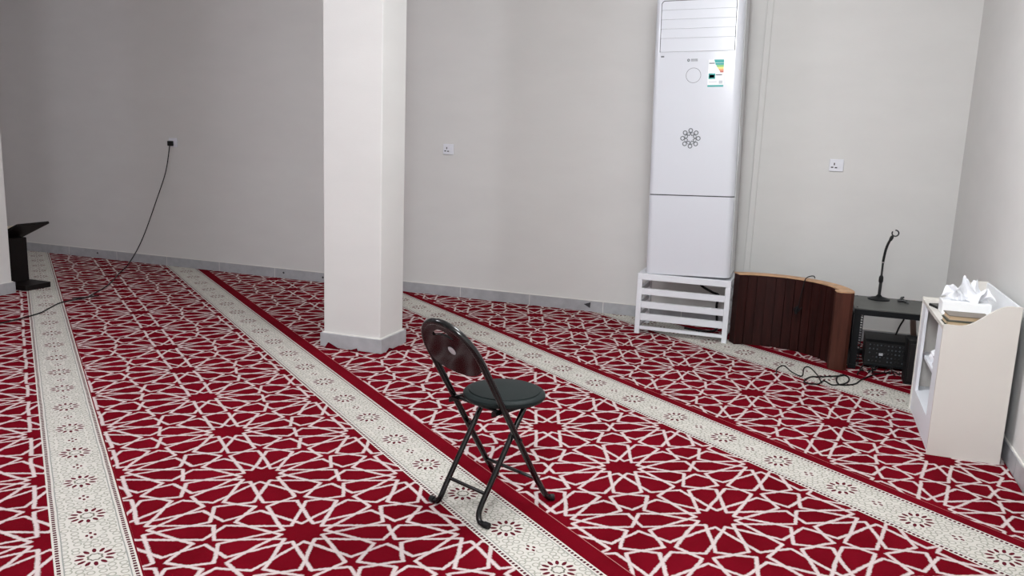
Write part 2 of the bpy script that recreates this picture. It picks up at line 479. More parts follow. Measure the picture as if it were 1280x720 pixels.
# ------------------------------------------------------------------ pillars
def pillar(x0, x1, y0, y1, label):
    cx, cy = (x0 + x1) / 2, (y0 + y1) / 2
    t = thing('pillar', label, 'pillar', (cx, cy, 0.0), 0, 'white pillars of the hall')
    hx, hy = (x1 - x0) / 2, (y1 - y0) / 2
    boxo('shaft', 'wall', t, -hx, hx, -hy, hy, 0.0, CH - 0.001, bev=0.006)
    s, h = 0.019, 0.098
    for (a, b, c, d) in ((-hx - s, hx + s, -hy - s, -hy + .001), (-hx - s, hx + s, hy - .001, hy + s), (-hx - s, -hx + .001, -hy + .001, hy - .001), (hx - .001, hx + s, -hy + .001, hy - .001)):
        boxo('skirting_tile', 'skirt', t, a, b, c, d, 0.001, h, bev=0.002)
    # pale mortar bead on top of the tiles
    bm = B()
    for (a, b, c, d) in ((-hx - .008, hx + .008, -hy - .008, -hy), (-hx - .008, hx + .008, hy, hy + .008), (-hx - .008, -hx, -hy, hy), (hx, hx + .008, -hy, hy)):
        box(bm, a, b, c, d, h, h + 0.006)
    link('mortar_bead', bm, 'grout', t)
    return t
pillar(-3.108, -2.663, 4.875, 5.207, 'square white painted pillar with grey skirting in front of the long wall')
pillar(-6.875, -6.410, 4.795, 5.155, 'white painted pillar beside the dark wooden book stand')

# ------------------------------------------------------------------ air conditioner stand
def ac_stand():
    x0, x1, y0, y1, z = -1.197, -0.482, 6.345, 6.80, 0.484
    cx, cy = (x0 + x1) / 2, (y0 + y1) / 2
    t = thing('metal_stand', 'white steel stand with horizontal bars carrying the air conditioner', 'stand', (cx, cy, 0))
    hx, hy, w = (x1 - x0) / 2, (y1 - y0) / 2, 0.04
    for sx in (-1, 1):
        for sy in (-1, 1):
            a = -hx if sx < 0 else hx - w; c = -hy if sy < 0 else hy - w
            boxo('leg', 'standwhite', t, a, a + w, c, c + w, 0.0, z - 0.05, bev=0.003)
    bm = B(); box(bm, -hx, hx, -hy, hy, z - 0.05, z, bev=0.003); link('top_frame', bm, 'standwhite', t)
    for zc, hh in ((0.342, 0.024), (0.236, 0.025), (0.138, 0.026), (0.050, 0.012)):
        boxo('rail', 'standwhite', t, -hx + w, hx - w, -hy + 0.004, -hy + 0.028, zc - hh, zc + hh)
        for sx in (-1, 1):
            a = -hx + 0.004 if sx < 0 else hx - 0.028
            boxo('side_rail', 'standwhite', t, a, a + 0.024, -hy + w, hy - w, zc - hh * .8, zc + hh * .8)
    return t
ac_stand()

# ------------------------------------------------------------------ air conditioner
def air_conditioner():
    t = thing('air_conditioner', 'tall white floor-standing air conditioner with flower emblem and energy label', 'air conditioner', (-0.822, 6.56, 0.4935))
    t.rotation_euler = (0, math.radians(-1.55), 0)
    hx, y0, y1 = 0.322, -0.195, 0.185
    zt = 2.15; zs = 0.618
    out = rrect(-hx, hx, y0, y1, (0.045, 0.055, 0.02, 0.02), 6)
    link('lower_cabinet', prism(B(), out, 'z', 0.0, zs - 0.007), 'acwhite', t, True)
    inn = rrect(-hx + .006, hx - .006, y0 + .006, y1 - .006, (0.04, 0.05, 0.02, 0.02), 6)
    link('seam', prism(B(), inn, 'z', zs - 0.014, zs + 0.008), 'dark', t, True)
    # upper cabinet made as ring around the recessed outlet
    gx0, gx1, gz0, gz1 = -0.274, 0.262, 1.672, 2.036
    up = link('upper_cabinet', prism(B(), out, 'z', zs + 0.001, zt), 'acwhite', t, True)
    yf = y0
    # outlet: dark outline, then louvres
    bm = B(); prism(bm, rrect(gx0 - .005, gx1 + .005, gz0, gz1 + .005, (0.002, 0.002, 0.028, 0.028), 5), 'y', yf - 0.0012, yf + 0.001)
    link('outlet_frame', bm, 'dark', t)
    n = 5; zz = gz1; hs = [0.066, 0.067, 0.067, 0.067, 0.097]
    for i, h_ in enumerate(hs):
        a, b = zz - h_ + 0.0035, zz
        if i == 0: pts = rrect(gx0, gx1, a, b, (0.002, 0.002, 0.025, 0.025), 5)
        else: pts = rrect(gx0, gx1, a, b, (0.002,) * 4, 1)
        bm = B(); prism(bm, pts, 'y', yf - 0.006, yf)
        for v in bm.verts:
            if v.co.y < yf - 0.003: v.co.y += 0.003 * ((v.co.z - a) / (b - a))
        link('louver', bm, 'acwhite', t)
        boxo('louver_gap', 'lightgrey', t, gx0, gx1, yf - 0.0024, yf - 0.0013, a - 0.0036, a - 0.0002)
        zz -= h_
    # small maker mark and text lines above the display
    yp = yf - 0.0012
    def flat(name, m_, x0, x1, z0, z1, par=t, y=yp): return boxo(name, m_, par, x0, x1, y, yf + 0.0005, z0, z1)
    lx = -0.045
    bm = B()
    ringmesh(bm, lx - 0.018, 1.612, 0.004, 0.010, yp - 0.0002, 12)
    box(bm, lx - 0.024, lx - 0.012, yp - .0004, yf, 1.601, 1.608)
    for k, (w0, z) in enumerate(((0.052, 1.617), (0.050, 1.607))):
        for j in range(7):
            box(bm, lx + j * 0.0072, lx + j * 0.0072 + 0.005, yp - .0004, yf, z - 0.0032, z + 0.0032)
    link('maker_mark', bm, 'greyline', t)
    flat('sticker', 'greyline', -0.268, -0.244, 1.636, 1.646)
    # round display
    bm = B(); ringmesh(bm, -0.022, 1.502, 0.052, 0.055, yp, 40); link('display_ring', bm, 'greyline', t)
    # energy label
    e = boxo('energy_label', 'boxwhite', t, 0.083, 0.198, yf - 0.0010, yf + 0.0005, 1.418, 1.612)
    y = yf - 0.0016
    def fl(name, m_, pts):
        bm = B(); prism(bm, pts, 'y', y, yf - 0.0008); link(name, bm, m_, e)
    def bar(z0, z1, m_, xl): fl('print', m_, [(xl, z0), (0.194, z0), (0.194, z1), (xl - 0.006, z1)])
    bar(1.590, 1.612, 'teal', 0.130); bar(1.574, 1.588, 'teal', 0.137); bar(1.560, 1.573, 'green', 0.146)
    bar(1.547, 1.559, 'yellow', 0.154); bar(1.535, 1.546, 'orange', 0.163); bar(1.520, 1.534, 'redp', 0.172)
    fl('print', 'greyline', [(0.088, 1.583), (0.128, 1.583), (0.128, 1.590), (0.088, 1.590)])
    fl('print', 'teal', [(0.083, 1.418), (0.198, 1.418), (0.198, 1.430), (0.083, 1.430)])
    fl('print', 'teal', [(0.088, 1.474), (0.136, 1.474), (0.136, 1.513), (0.088, 1.513)])
    fl('print', 'greyline', [(0.094, 1.482), (0.130, 1.482), (0.130, 1.504), (0.094, 1.504)])
    fl('print', 'greyline', [(0.140, 1.500), (0.185, 1.500), (0.185, 1.507), (0.140, 1.507)])
    fl('print', 'lightgrey', [(0.092, 1.452), (0.150, 1.452), (0.150, 1.456), (0.092, 1.456)])
    fl('print', 'lightgrey', [(0.165, 1.440), (0.190, 1.440), (0.190, 1.462), (0.165, 1.462)])
    # flower emblem: eight rings round an eight-pointed star
    cx, cz = -0.022, 1.043
    bm = B(); ringr = 0.058
    def stroke(p0, p1, w_):
        dx, dz = p1[0] - p0[0], p1[1] - p0[1]; L = math.hypot(dx, dz); nx, nz = -dz / L * w_, dx / L * w_
        bm.faces.new([bm.verts.new((p[0] + q * nx, yp, p[1] + q * nz)) for p, q in ((p0, 1), (p1, 1), (p1, -1), (p0, -1))])
    pol = lambda r, a: (cx + r * math.cos(a), cz + r * math.sin(a))
    for k in range(8):
        a = k * PI / 4
        ringmesh(bm, *pol(ringr, a), 0.0105, 0.0175, yp, 14)
        for s_ in (-1, 1):
            stroke(pol(0.040, a), pol(0.021, a + s_ * PI / 8), 0.0030)
            stroke(pol(0.046, a + s_ * PI / 8), pol(0.040, a), 0.0018)
    link('flower_emblem', bm, 'greyline', t)
    # side panel with handle recess
    boxo('side_panel', 'acside', t, hx - 0.0015, hx + 0.0025, y0 + 0.075, y1 - 0.01, 0.02, zt - 0.02)
    h = boxo('side_handle', 'acwhite', t, hx + 0.0015, hx + 0.006, y0 + 0.10, y0 + 0.15, 0.86, 1.13, bev=0.0015)
    boxo('side_vent', 'lightgrey', t, hx + 0.0015, hx + 0.0045, y0 + 0.12, y0 + 0.15, 0.12, 0.22)
    return t
air_conditioner()

# pipe trunking on the wall beside the unit
t = thing('pipe_trunking', 'white vertical pipe trunking on the wall beside the air conditioner', 'trunking', (-0.418, WY1 - 0.001, 0.11))
boxo('base_channel', 'wall', t, -0.018, 0.018, -0.007, 0, 0.0, 2.9)
boxo('cover', 'wall', t, -0.024, 0.024, -0.014, -0.0072, 0.0, 2.9, bev=0.005)

# ------------------------------------------------------------------ sockets
def socket(x, z, label, holes=True):
    t = thing('wall_socket', label, 'socket', (x, WY1 - 0.0005, z), 0, 'wall sockets on the long wall')
    boxo('plate', 'socket', t, -0.052, 0.052, -0.012, 0, -0.047, 0.047, bev=0.004)
    if holes:
        for (a, b, w, h) in ((-0.016, 0.010, 0.0045, 0.009), (-0.030, -0.016, 0.009, 0.0045), (-0.002, -0.018, 0.009, 0.0045)):
            boxo('pin_hole', 'dark', t, a - w, a + w, -0.0126, -0.0115, b - h, b + h)
    boxo('switch', 'socket', t, 0.018, 0.036, -0.0165, -0.0115, -0.020, 0.020, bev=0.002)
    return t
socket(-3.130, 1.362, 'white switched wall socket between the pillar and the air conditioner')
socket(0.185, 1.372, 'white switched wall socket above the curved wooden screen')
socket(-6.258, 1.305, 'white wall socket with a black plug and cord in it', False)

# cord from the plug down to the floor and across
def power_cord():
    t = thing('power_cord', 'long black power cord hanging from the wall socket across the carpet', 'cord', (-6.27, 6.95, 1.295))
    O = Vector((-6.27, 6.95, 1.295))
    def loc(pts): return [Vector(p) - O for p in pts]
    bm = B(); box(bm, -0.026, 0.026, -0.012, 0.029, -0.026, 0.026, bev=0.007); link('plug', bm, 'cord', t)
    pts = [(-6.262, 6.938, 1.27), (-6.31, 6.92, 1.00), (-6.396, 6.86, 0.691), (-6.45, 6.75, 0.379), (-6.455, 6.63, 0.199), (-6.44, 6.48, 0.062), (-6.40, 6.33, 0.008),
           (-6.10, 5.93, 0.006), (-5.91, 5.64, 0.006), (-5.76, 5.36, 0.006), (-5.70, 5.40, 0.012), (-5.74, 5.31, 0.006), (-5.80, 5.22, 0.006), (-5.70, 5.26, 0.013), (-5.74, 5.06, 0.006), (-5.65, 4.87, 0.006), (-5.55, 4.68, 0.006), (-5.51, 4.46, 0.006), (-5.505, 4.3, 0.006), (-5.5, 3.9, 0.006), (-5.8, 3.5, 0.006)]
    link('cable', tube(B(), loc(spline(pts, 6)), 0.0052, 6), 'cord', t, True)
power_cord()

# black scrap triangle standing in for a hole in the skirting tile
bm = B(); prism(bm, [(-1.779, 0.061), (-1.722, 0.031), (-1.719, 0.083)], 'y', WY1 - 0.0175, WY1 - 0.0128)
tag(link('tile_chip', bm, 'dark'), 'small black triangle standing in for a hole in the grey skirting tile', 'chip')

# ------------------------------------------------------------------ curved wooden screen
def screen():
    cx, cy, ri, ro, z = -0.205, 5.925, 0.478, 0.570, 0.548
    t = thing('curved_screen', 'low curved dark slatted wooden screen with pale top edge', 'screen', (cx, cy, 0))
    a0, a1 = math.radians(10), math.radians(118)
    def arc(bm, r0, r1, b0, b1, z0, z1, seg):
        rings = []
        for k in range(seg + 1):
            a = b0 + (b1 - b0) * k / seg
            c, s = math.cos(a), math.sin(a)
            rings.append([bm.verts.new((r * c, r * s, zz)) for r, zz in ((r0, z0), (r1, z0), (r1, z1), (r0, z1))])
        for p, q_ in zip(rings, rings[1:]):
            for k in range(4): bm.faces.new((p[k], p[(k + 1) % 4], q_[(k + 1) % 4], q_[k]))
        bm.faces.new(rings[0]); bm.faces.new(rings[-1])
        return bm
    link('core', arc(B(), ri + 0.012, ro - 0.012, a0, a1 - .005, 0.004, z - 0.008, 24), 'slat', t)
    link('top_edge', arc(B(), ri - 0.001, ro + 0.001, a0, a1, z - 0.008, z, 40), 'rim', t)
    n = 13
    for k in range(n):
        b0 = a0 + (a1 - a0) * k / n; b1 = a0 + (a1 - a0) * (k + 1) / n
        j = rnd.uniform(-0.0015, 0.0015)
        link('slat', arc(B(), ri + j, ri + 0.013, b0 + 0.006, b1 - 0.006, 0.002, z - 0.0085, 2), 'slat', t)
        link('slat', arc(B(), ro - 0.013, ro - j, b0 + 0.005, b1 - 0.005, 0.002, z - 0.0085, 2), 'slat', t)
    # end post, slightly thicker towards the inside
    c, s = math.cos(a0), math.sin(a0)
    def P(r, d): return (r * c - (-s) * d * -1 * 0 + r * 0 + d * s, r * s - d * c)
    pts = [P(ri - 0.030, 0.0), P(ri - 0.030, 0.055), P(ri + 0.0, 0.075), P(ro - 0.03, 0.075), P(ro - 0.008, 0.062), P(ro, 0.035), P(ro, 0.0)]
    link('end_post', prism(B(), pts, 'z', 0.0, z - 0.008), 'slat2', t)
    link('end_cap', prism(B(), pts, 'z', z - 0.008, z), 'rim', t)
    return t
screen()

# microphone lead hooked over the screen
t = thing('microphone_lead', 'thin black lead with a plug hooked over the curved wooden screen', 'cable', (0.0, 6.33, 0.55))
# inner face point on the arc at about x = 0.01 : y = 5.925 + sqrt(.478^2 - .215^2)
pts = [(0.075, 0.085, 0.006), (0.068, 0.065, 0.022), (0.05, 0.040, 0.026), (0.022, 0.010, 0.018), (0.008, -0.008, 0.0), (0.0, -0.012, -0.05), (-0.012, -0.010, -0.13), (-0.018, -0.008, -0.19), (-0.028, -0.008, -0.215), (-0.008, -0.012, -0.225), (0.006, -0.010, -0.205)]
pts = [(p[0] + 0.03, p[1] - 0.010, p[2]) for p in pts]
link('lead', tube(B(), spline(pts, 5), 0.0038, 6), 'cord', t, True)
link('plug', tube(B(), [(0.005, -0.025, -0.20), (0.0, -0.027, -0.225), (-0.002, -0.027, -0.255)], [0.009, 0.012, 0.010], 8), 'blackmat', t, True)
bm = B(); tube(bm, [(0.02 * math.cos(a) + 0.0, -0.032, -0.222 + 0.016 * math.sin(a)) for a in [k * 2 * PI / 12 for k in range(13)]], 0.004, 6)
link('ring', bm, 'rackdark', t, True)

# ------------------------------------------------------------------ equipment rack
def rack():
    x0, x1, y0, y1 = 0.374, 0.930, 6.035, 6.575
    cx, cy = (x0 + x1) / 2, (y0 + y1) / 2; hx, hy = (x1 - x0) / 2, (y1 - y0) / 2
    t = thing('equipment_rack', 'low open black equipment rack with a grey top in the corner', 'rack', (cx, cy, 0))
    boxo('top_panel', 'racktop', t, -hx, hx, -hy, hy, 0.422, 0.430, bev=0.002)
    boxo('top_box', 'rackdark', t, -hx + .002, hx - .002, -hy + .001, hy - .002, 0.382, 0.4218, bev=0.003)
    for sx in (-1, 1):
        for sy in (-1, 1):
            a = -hx + .004 if sx < 0 else hx - 0.044; c = -hy + .006 if sy < 0 else hy - 0.046
            u = boxo('upright', 'rackdark', t, a, a + 0.04, c, c + 0.04, 0.03, 0.382)
            if sy < 0:
                # perforated rail with square holes, built as bars around the holes
                r0 = a + 0.04 if sx < 0 else a - 0.022
                bm = B()
                box(bm, r0, r0 + 0.005, c, c + 0.003, 0.03, 0.382); box(bm, r0 + 0.017, r0 + 0.022, c, c + 0.003, 0.03, 0.382)
                z = 0.03
                while z < 0.375:
                    box(bm, r0 + 0.005, r0 + 0.017, c, c + 0.003, z, z + 0.007); z += 0.018
                link('rack_rail', bm, 'rackdark', u)
    boxo('bottom_frame', 'rackdark', t, -hx, hx, hy - 0.05, hy, 0.0, 0.03)
    for sx in (-1, 1):
        a = -hx if sx < 0 else hx - 0.05
        boxo('bottom_frame', 'rackdark', t, a, a + 0.05, -hy, hy - 0.05, 0.0, 0.03)
    for (a, b) in ((-hx + 0.02, -hy + 0.03), (-hx + 0.04, hy - 0.03), (0.2, hy - 0.03), (0.2, -hy + 0.03)):
        bm = B(); lathe(bm, [(0.006, 0.4301), (0.006, 0.433), (0.003, 0.4345)], a, b, 10); link('screw', bm, 'black', t)
    return t
rack()

def mixer():
    x0, x1 = 0.478, 0.775; y0, y1 = 6.105, 6.36
    t = thing('mixer_amplifier', 'black audio mixer amplifier with rows of knobs under the rack top', 'amplifier', ((x0 + x1) / 2, (y0 + y1) / 2, 0.0))
    hx, hy = (x1 - x0) / 2, (y1 - y0) / 2
    t.location.z = 0.020
    pts = [(-hy, 0.0), (hy, 0.0), (hy, 0.19), (-hy + 0.045, 0.178), (-hy + 0.018, 0.165)]
    link('case', prism(B(), pts, 'x', -hx, hx), 'blackmat', t)
    boxo('front_lip', 'rackdark', t, -hx - .004, hx + .004, -hy - 0.010, -hy, 0.0, 0.016, bev=0.002)
    # control panel on the sloping front
    a = Vector((0, -hy, 0.022)); b = Vector((0, -hy + 0.017, 0.160)); d = (b - a)
    nrm = Vector((0, -d.z, d.y)).normalized()
    for r in range(5):
        for c in range(11):
            if rnd.random() < 0.12: continue
            p = a + d * (0.10 + 0.2 * r) + Vector((-hx + 0.03 + c * (2 * hx - 0.06) / 10, 0, 0))
            bm = B(); lathe(bm, [(0.0055, 0), (0.0045, 0.010)], 0, 0, 8)
            q_ = Vector((0, 0, 1)).rotation_difference(nrm).to_matrix().to_4x4()
            bmesh.ops.transform(bm, matrix=Matrix.Translation(p) @ q_, verts=bm.verts)
            link('knob', bm, 'led' if rnd.random() < 0.55 else 'black', t, True)
    boxo('meter', 'lightgrey', t, -hx + 0.09, -hx + 0.115, -hy - 0.004, -hy + 0.02, 0.078, 0.094)
    return t
mixer()

t = thing('loudspeaker', 'small black loudspeaker box on the carpet beside the white shelf unit', 'speaker', (0.79, 5.80, 0.0))
link('cabinet', prism(B(), rrect(-0.085, 0.085, -0.02, 0.15, (0.012,) * 4, 3), 'z', 0.0, 0.295), 'blackmat', t, True)
boxo('grille', 'black', t, -0.070, 0.070, -0.027, -0.0195, 0.02, 0.275, bev=0.004)
bm = B(); tube(bm, [(-0.03, 0.06, 0.294), (-0.03, 0.06, 0.302), (0.03, 0.06, 0.302), (0.03, 0.06, 0.294)], 0.006, 6); link('handle', bm, 'rackdark', t, True)

t = thing('wooden_batten', 'short pinkish wooden batten leaning in the corner behind the rack', 'batten', (0.86, 6.66, 0.0))
bm = B(); box(bm, -0.02, 0.02, -0.012, 0.012, 0.0, 0.42, bev=0.002); bmesh.ops.rotate(bm, verts=bm.verts, cent=(0, 0, 0), matrix=Matrix.Rotation(math.radians(-8), 3, 'Y'))
link('bar', bm, 'pink', t)
bm = B(); box(bm, -0.022, 0.022, -0.0135, -0.0115, 0.36, 0.40); bmesh.ops.rotate(bm, verts=bm.verts, cent=(0, 0, 0), matrix=Matrix.Rotation(math.radians(-8), 3, 'Y'))
link('end_mark', bm, 'rim', t)

# ------------------------------------------------------------------ microphone stand
def mic_stand():
    bx, by, bz = 0.556, 6.47, 0.4305
    t = thing('microphone_stand', 'black table microphone stand with bent gooseneck on the rack top', 'microphone stand', (bx, by, bz))
    bm = B(); lathe(bm, [(0.074, 0.0), (0.075, 0.006), (0.060, 0.013), (0.025, 0.022), (0.016, 0.030), (0.013, 0.036)], 0, 0, 28); link('base', bm, 'rackdark', t, True)
    link('pole', tube(B(), [(0, 0, 0.03), (0.001, 0, 0.14), (0.0, 0, 0.15), (0.0, 0, 0.27)], [0.011, 0.011, 0.0075, 0.0075], 12), 'black', t, True)
    link('clutch', tube(B(), [(0, 0, 0.125), (0, 0, 0.135), (0, 0, 0.165), (0, 0, 0.178)], [0.012, 0.016, 0.015, 0.009], 12), 'blackmat', t, True)
    link('collar', tube(B(), [(0, 0, 0.270), (0, 0, 0.279)], 0.0095, 10), 'chrome', t, True)
    pts = spline([(0, 0, 0.278), (0.003, 0, 0.32), (0.009, 0, 0.37), (0.020, 0, 0.415), (0.034, 0, 0.447)], 10)
    link('gooseneck', tube(B(), pts, [0.0085 + 0.001 * (i % 2) for i in range(len(pts))], 8), 'blackmat', t, True)
    bm = B(); tube(bm, [(0.030, 0, 0.437), (0.038, 0, 0.458), (0.043, 0, 0.470)], [0.011, 0.013, 0.008], 8); link('swivel', bm, 'blackmat', t, True)
    c = Vector((0.058, 0, 0.490)); arc = []
    for k in range(15):
        a = math.radians(235 - 20) + math.radians(285) * k / 14
        a = math.radians(80) + math.radians(-310 + 0) * k / 14
        arc.append(c + Vector((math.cos(a + 0.3) * 0.022, 0, math.sin(a + 0.3) * 0.022)))
    link('clip', tube(B(), arc, 0.005, 8), 'black', t, True)
mic_stand()

t = thing('cable_clamp', 'small black clamp lying on the rack beside the microphone stand', 'clamp', (0.706, 6.42, 0.4305))
bm = B(); tube(bm, [(-0.03, 0, 0.012), (0.0, 0.004, 0.016), (0.03, -0.006, 0.012)], [0.010, 0.014, 0.009], 8); link('jaw', bm, 'black', t, True)
bm = B(); tube(bm, [(-0.012, 0.0, 0.016), (-0.004, 0.0, 0.035), (0.012, 0.0, 0.042)], [0.008, 0.010, 0.006], 8); link('screw_head', bm, 'black', t, True)
bm = B(); tube(bm, [(0.02, -0.01, 0.010), (0.032, -0.02, 0.010), (0.045, -0.022, 0.009)], 0.008, 8); link('tail', bm, 'black', t, True)

# ------------------------------------------------------------------ cables
def cable(name, label, pts, r=0.005, sub=7):
    o = Vector((pts[0][0], pts[0][1], 0.0))
    t = link(name, tube(B(), [p - o for p in spline(pts, sub)], r, 6), 'cord', None, True)
    t.location = o
    tag(t, label, 'cable', {'tangled_cable': 'tangled cables under the rack', 'floor_cable': 'cables looped on the carpet'}.get(name))
g = 0.0055
cable('floor_cable', 'black cable looped on the ivory stripe in front of the rack', [(x, y, g + (0.008 if k in (5, 6, 13) else 0)) for k, (x, y) in enumerate([(0.60, 6.0), (0.523, 5.892), (0.444, 5.729), (0.40, 5.607), (0.311, 5.543), (0.290, 5.655), (0.327, 5.772), (0.366, 5.769), (0.367, 5.668), (0.331, 5.573), (0.262, 5.519), (0.214, 5.592), (0.174, 5.494), (0.101, 5.457), (0.096, 5.552), (0.135, 5.653), (0.19, 5.681), (0.292, 5.754), (0.343, 5.801)])])
cable('floor_cable', 'thin black cable looping on the carpet below the curved screen', [(x, y, g) for (x, y) in [(-0.087, 5.623), (-0.083, 5.776), (-0.044, 5.863), (0.012, 5.716), (0.075, 5.643), (0.088, 5.864), (0.124, 5.905), (0.175, 5.715), (0.19, 5.6), (0.20, 5.535)]], 0.0038)
for k in range(5):
    x, y = 0.45 + 0.055 * k, 5.96 + rnd.uniform(-.05, .05)
    p = [(x, y, g)]
    for j in range(6): p.append((p[-1][0] + rnd.uniform(-0.04, 0.04), p[-1][1] + rnd.uniform(-0.06, 0.06), g + rnd.uniform(0, 0.035)))
    p = [(min(max(a, 0.43), 0.69), min(max(b, 5.84), 6.06), c) for a, b, c in p]
    cable('tangled_cable', 'tangled %s on the carpet under the mixer amplifier' % ['black lead ending in a loop', 'thin black lead lying flat', 'black lead in a raised coil', 'short black lead in a knot', 'black lead nearest the loudspeaker'][k], p, 0.0042)
cable('stand_cable', 'black cable hanging behind the white steel stand bars', [(-0.78, 6.70, 0.42), (-0.733, 6.7, 0.366), (-0.654, 6.70, 0.327), (-0.60, 6.71, 0.30), (-0.61, 6.71, 0.22), (-0.60, 6.71, 0.12), (-0.60, 6.70, 0.02), (-0.70, 6.66, 0.008), (-0.85, 6.70, 0.008)], 0.010)
cable('rack_lead', 'black lead dropping from the rack top to the amplifier', [(0.735, 6.42, 0.375), (0.732, 6.40, 0.32), (0.705, 6.36, 0.27), (0.690, 6.33, 0.235), (0.68, 6.30, 0.218)], 0.006)

# ------------------------------------------------------------------ white shelf unit
def shelf_unit():
    x0, x1, y0, y1 = 0.686, 1.012, 4.437, 5.262
    t = thing('shelf_unit', 'white open shelf unit with curved side panels against the right wall', 'shelf', (x0, y0, 0.0))
    D = x1 - x0; L = y1 - y0; th = 0.018
    prof = [(0, 0.0), (D, 0.0), (D, 0.790)]
    for k in range(15):
        s = k / 14; x = D - 0.045 - s * (D - 0.045 - 0.07)
        prof.append((x, 0.672 + 0.118 * (0.5 + 0.5 * math.cos(PI * s)) ))
    prof.append((0, 0.672))
    for a in (0.0, L - th):
        link('side_panel', prism(B(), prof, 'y', a, a + th), 'shelf', t)
    boxo('back_panel', 'shelf_lit', t, D - 0.012, D, th, L - th, 0.02, 0.786)
    boxo('top_board', 'shelf', t, 0.002, D - 0.0125, th, L - th, 0.642, 0.660)
    boxo('kick_board', 'shelf_lit', t, 0.006, 0.022, th, L - th, 0.0, 0.125)
    boxo('bottom_board', 'shelf_lit', t, 0.006, D - 0.0125, th, L - th, 0.125, 0.141)
    boxo('middle_shelf', 'shelf_lit', t, 0.030, D - 0.0125, th, L - th, 0.335, 0.351)
    boxo('stile', 'shelf_lit', t, 0.004, 0.020, th, 0.185, 0.1411, 0.6419)
    boxo('stile', 'shelf_lit', t, 0.004, 0.020, L - 0.135, L - th, 0.1411, 0.6419)
    return t
shelf_unit()

def book(loc, rz, w, d, h, cover, label):
    t = thing('book', label, 'book', loc, rz, 'books on the shelf unit')
    boxo('cover_board', cover, t, 0, w, 0, d, 0, 0.004, bev=0.001)
    boxo('cover_board', cover, t, 0, w, 0, d, h - 0.004, h, bev=0.001)
    boxo('spine', cover, t, w - 0.004, w, 0, d, 0.004, h - 0.004)
    boxo('page_block', 'pages', t, 0.005, w - 0.005, 0.006, d - 0.006, 0.004, h - 0.004)
    return t
b = book((0.703, 4.475, 0.6605), 0.03, 0.20, 0.145, 0.026, 'cover2', 'closed dark green book with cream pages, lowest on the shelf unit')
bm = B(); tube(bm, spline([(0.03, 0.02, 0.013), (0.0, 0.004, 0.012), (-0.012, -0.004, 0.006), (-0.006, -0.006, 0.003), (0.01, 0.001, 0.003)], 5), 0.002, 5); link('ribbon', bm, 'cover2', b, True)
book((0.712, 4.482, 0.6868), 0.06, 0.19, 0.135, 0.026, 'cover1', 'closed brown book with cream pages lying on the dark green book')

def tissue_box():
    t = thing('tissue_box', 'white tissue box with crumpled tissues pulled out on the shelf unit', 'tissue box', (0.838, 4.86, 0.6605))
    w, d, h = 0.115, 0.065, 0.070
    boxo('carton', 'boxwhite', t, -w, w, -d, d, 0, h, bev=0.003)
    boxo('slot', 'lightgrey', t, -0.07, 0.07, -0.015, 0.015, h - 0.0005, h + 0.0008)
    def sheet(ax, lean_x, lean_y, hh, width, seed, drop=0.0, tent=False):
        r = random.Random(seed); bm = B(); nu, nv = 22, 12; grid = []
        ph = [r.uniform(0, 6.28) for _ in range(4)]
        for j in range(nv + 1):
            v = j / nv; row = []
            for i in range(nu + 1):
                u = i / nu * 2 - 1
                spread = (1.15 - 0.75 * v) if tent else 0.45 + 0.75 * v ** 0.8
                x = ax + u * width * spread * (1 - 0.35 * v * v) + lean_x * v * v
                fold = 0.018 * v * math.sin(3.4 * u + ph[0]) + 0.007 * v * math.sin(7 * u + ph[1]) + 0.006 * math.sin(7 * v + 9 * u + ph[2])
                y = fold + lean_y * v * v
                peak = hh * (0.62 + 0.38 * math.cos(1.35 * u + 0.35 * math.sin(ph[3]))) 
                z = h + 0.0005 + v * peak - drop * v * v * abs(u) ** 1.5 + 0.006 * v * math.sin(8 * u + ph[2])
                row.append(bm.verts.new((x, y, z)))
            grid.append(row)
        for j in range(nv):
            for i in range(nu): bm.faces.new((grid[j][i], grid[j][i + 1], grid[j + 1][i + 1], grid[j + 1][i]))
        o = link('tissue', bm, 'tissue', t, True)
        md = o.modifiers.new('thick', 'SOLIDIFY'); md.thickness = 0.001
        return o
    sheet(-0.010, -0.006, -0.005, 0.132, 0.085, 3, 0.02, True)
    sheet(0.025, 0.015, 0.025, 0.118, 0.075, 5, 0.02, True)
    sheet(0.035, 0.055, -0.035, 0.075, 0.055, 8, 0.05)
    sheet(-0.03, -0.045, 0.0, 0.085, 0.06, 11, 0.04)
    return t
tissue_box()

t = thing('phone', 'small dark phone behind the tissue box on the shelf unit', 'phone', (0.745, 4.99, 0.6605), 0.3)
link('body', prism(B(), rrect(-0.035, 0.035, -0.07, 0.07, (0.008,) * 4, 3), 'z', 0, 0.012), 'blackmat', t)
boxo('screen', 'racktop', t, -0.031, 0.031, -0.062, 0.062, 0.0115, 0.0126)

# crumpled wrapping on the middle shelf
def packet(loc, rz, label, seed):
    r = random.Random(seed); bm = B()
    bmesh.ops.create_icosphere(bm, subdivisions=3, radius=1.0)
    for v in bm.verts:
        k = 1 + r.uniform(-0.14, 0.14)
        v.co = Vector((v.co.x * 0.07 * k, v.co.y * 0.095 * k, max(v.co.z, -0.55) * 0.045 * k))
    z0 = min(v.co.z for v in bm.verts)
    for v in bm.verts: v.co.z -= z0
    t = thing('paper_packet', label, 'packet', loc, rz, 'packets on the middle shelf')
    link('wrapper', bm, 'tissue', t)
    bm = B(); tube(bm, [(0.05 * math.cos(a), 0.07 * math.sin(a), 0.072 + 0.004 * math.sin(3 * a)) for a in [k * 0.5 for k in range(7)]], 0.003, 5); link('tie', bm, 'lightgrey', t)
packet((0.80, 5.0, 0.3515), 0.3, 'crumpled white paper packet on the middle shelf, towards the corner', 4)
packet((0.815, 4.80, 0.3515), 1.0, 'crumpled white paper packet on the middle shelf, towards the stile', 9)

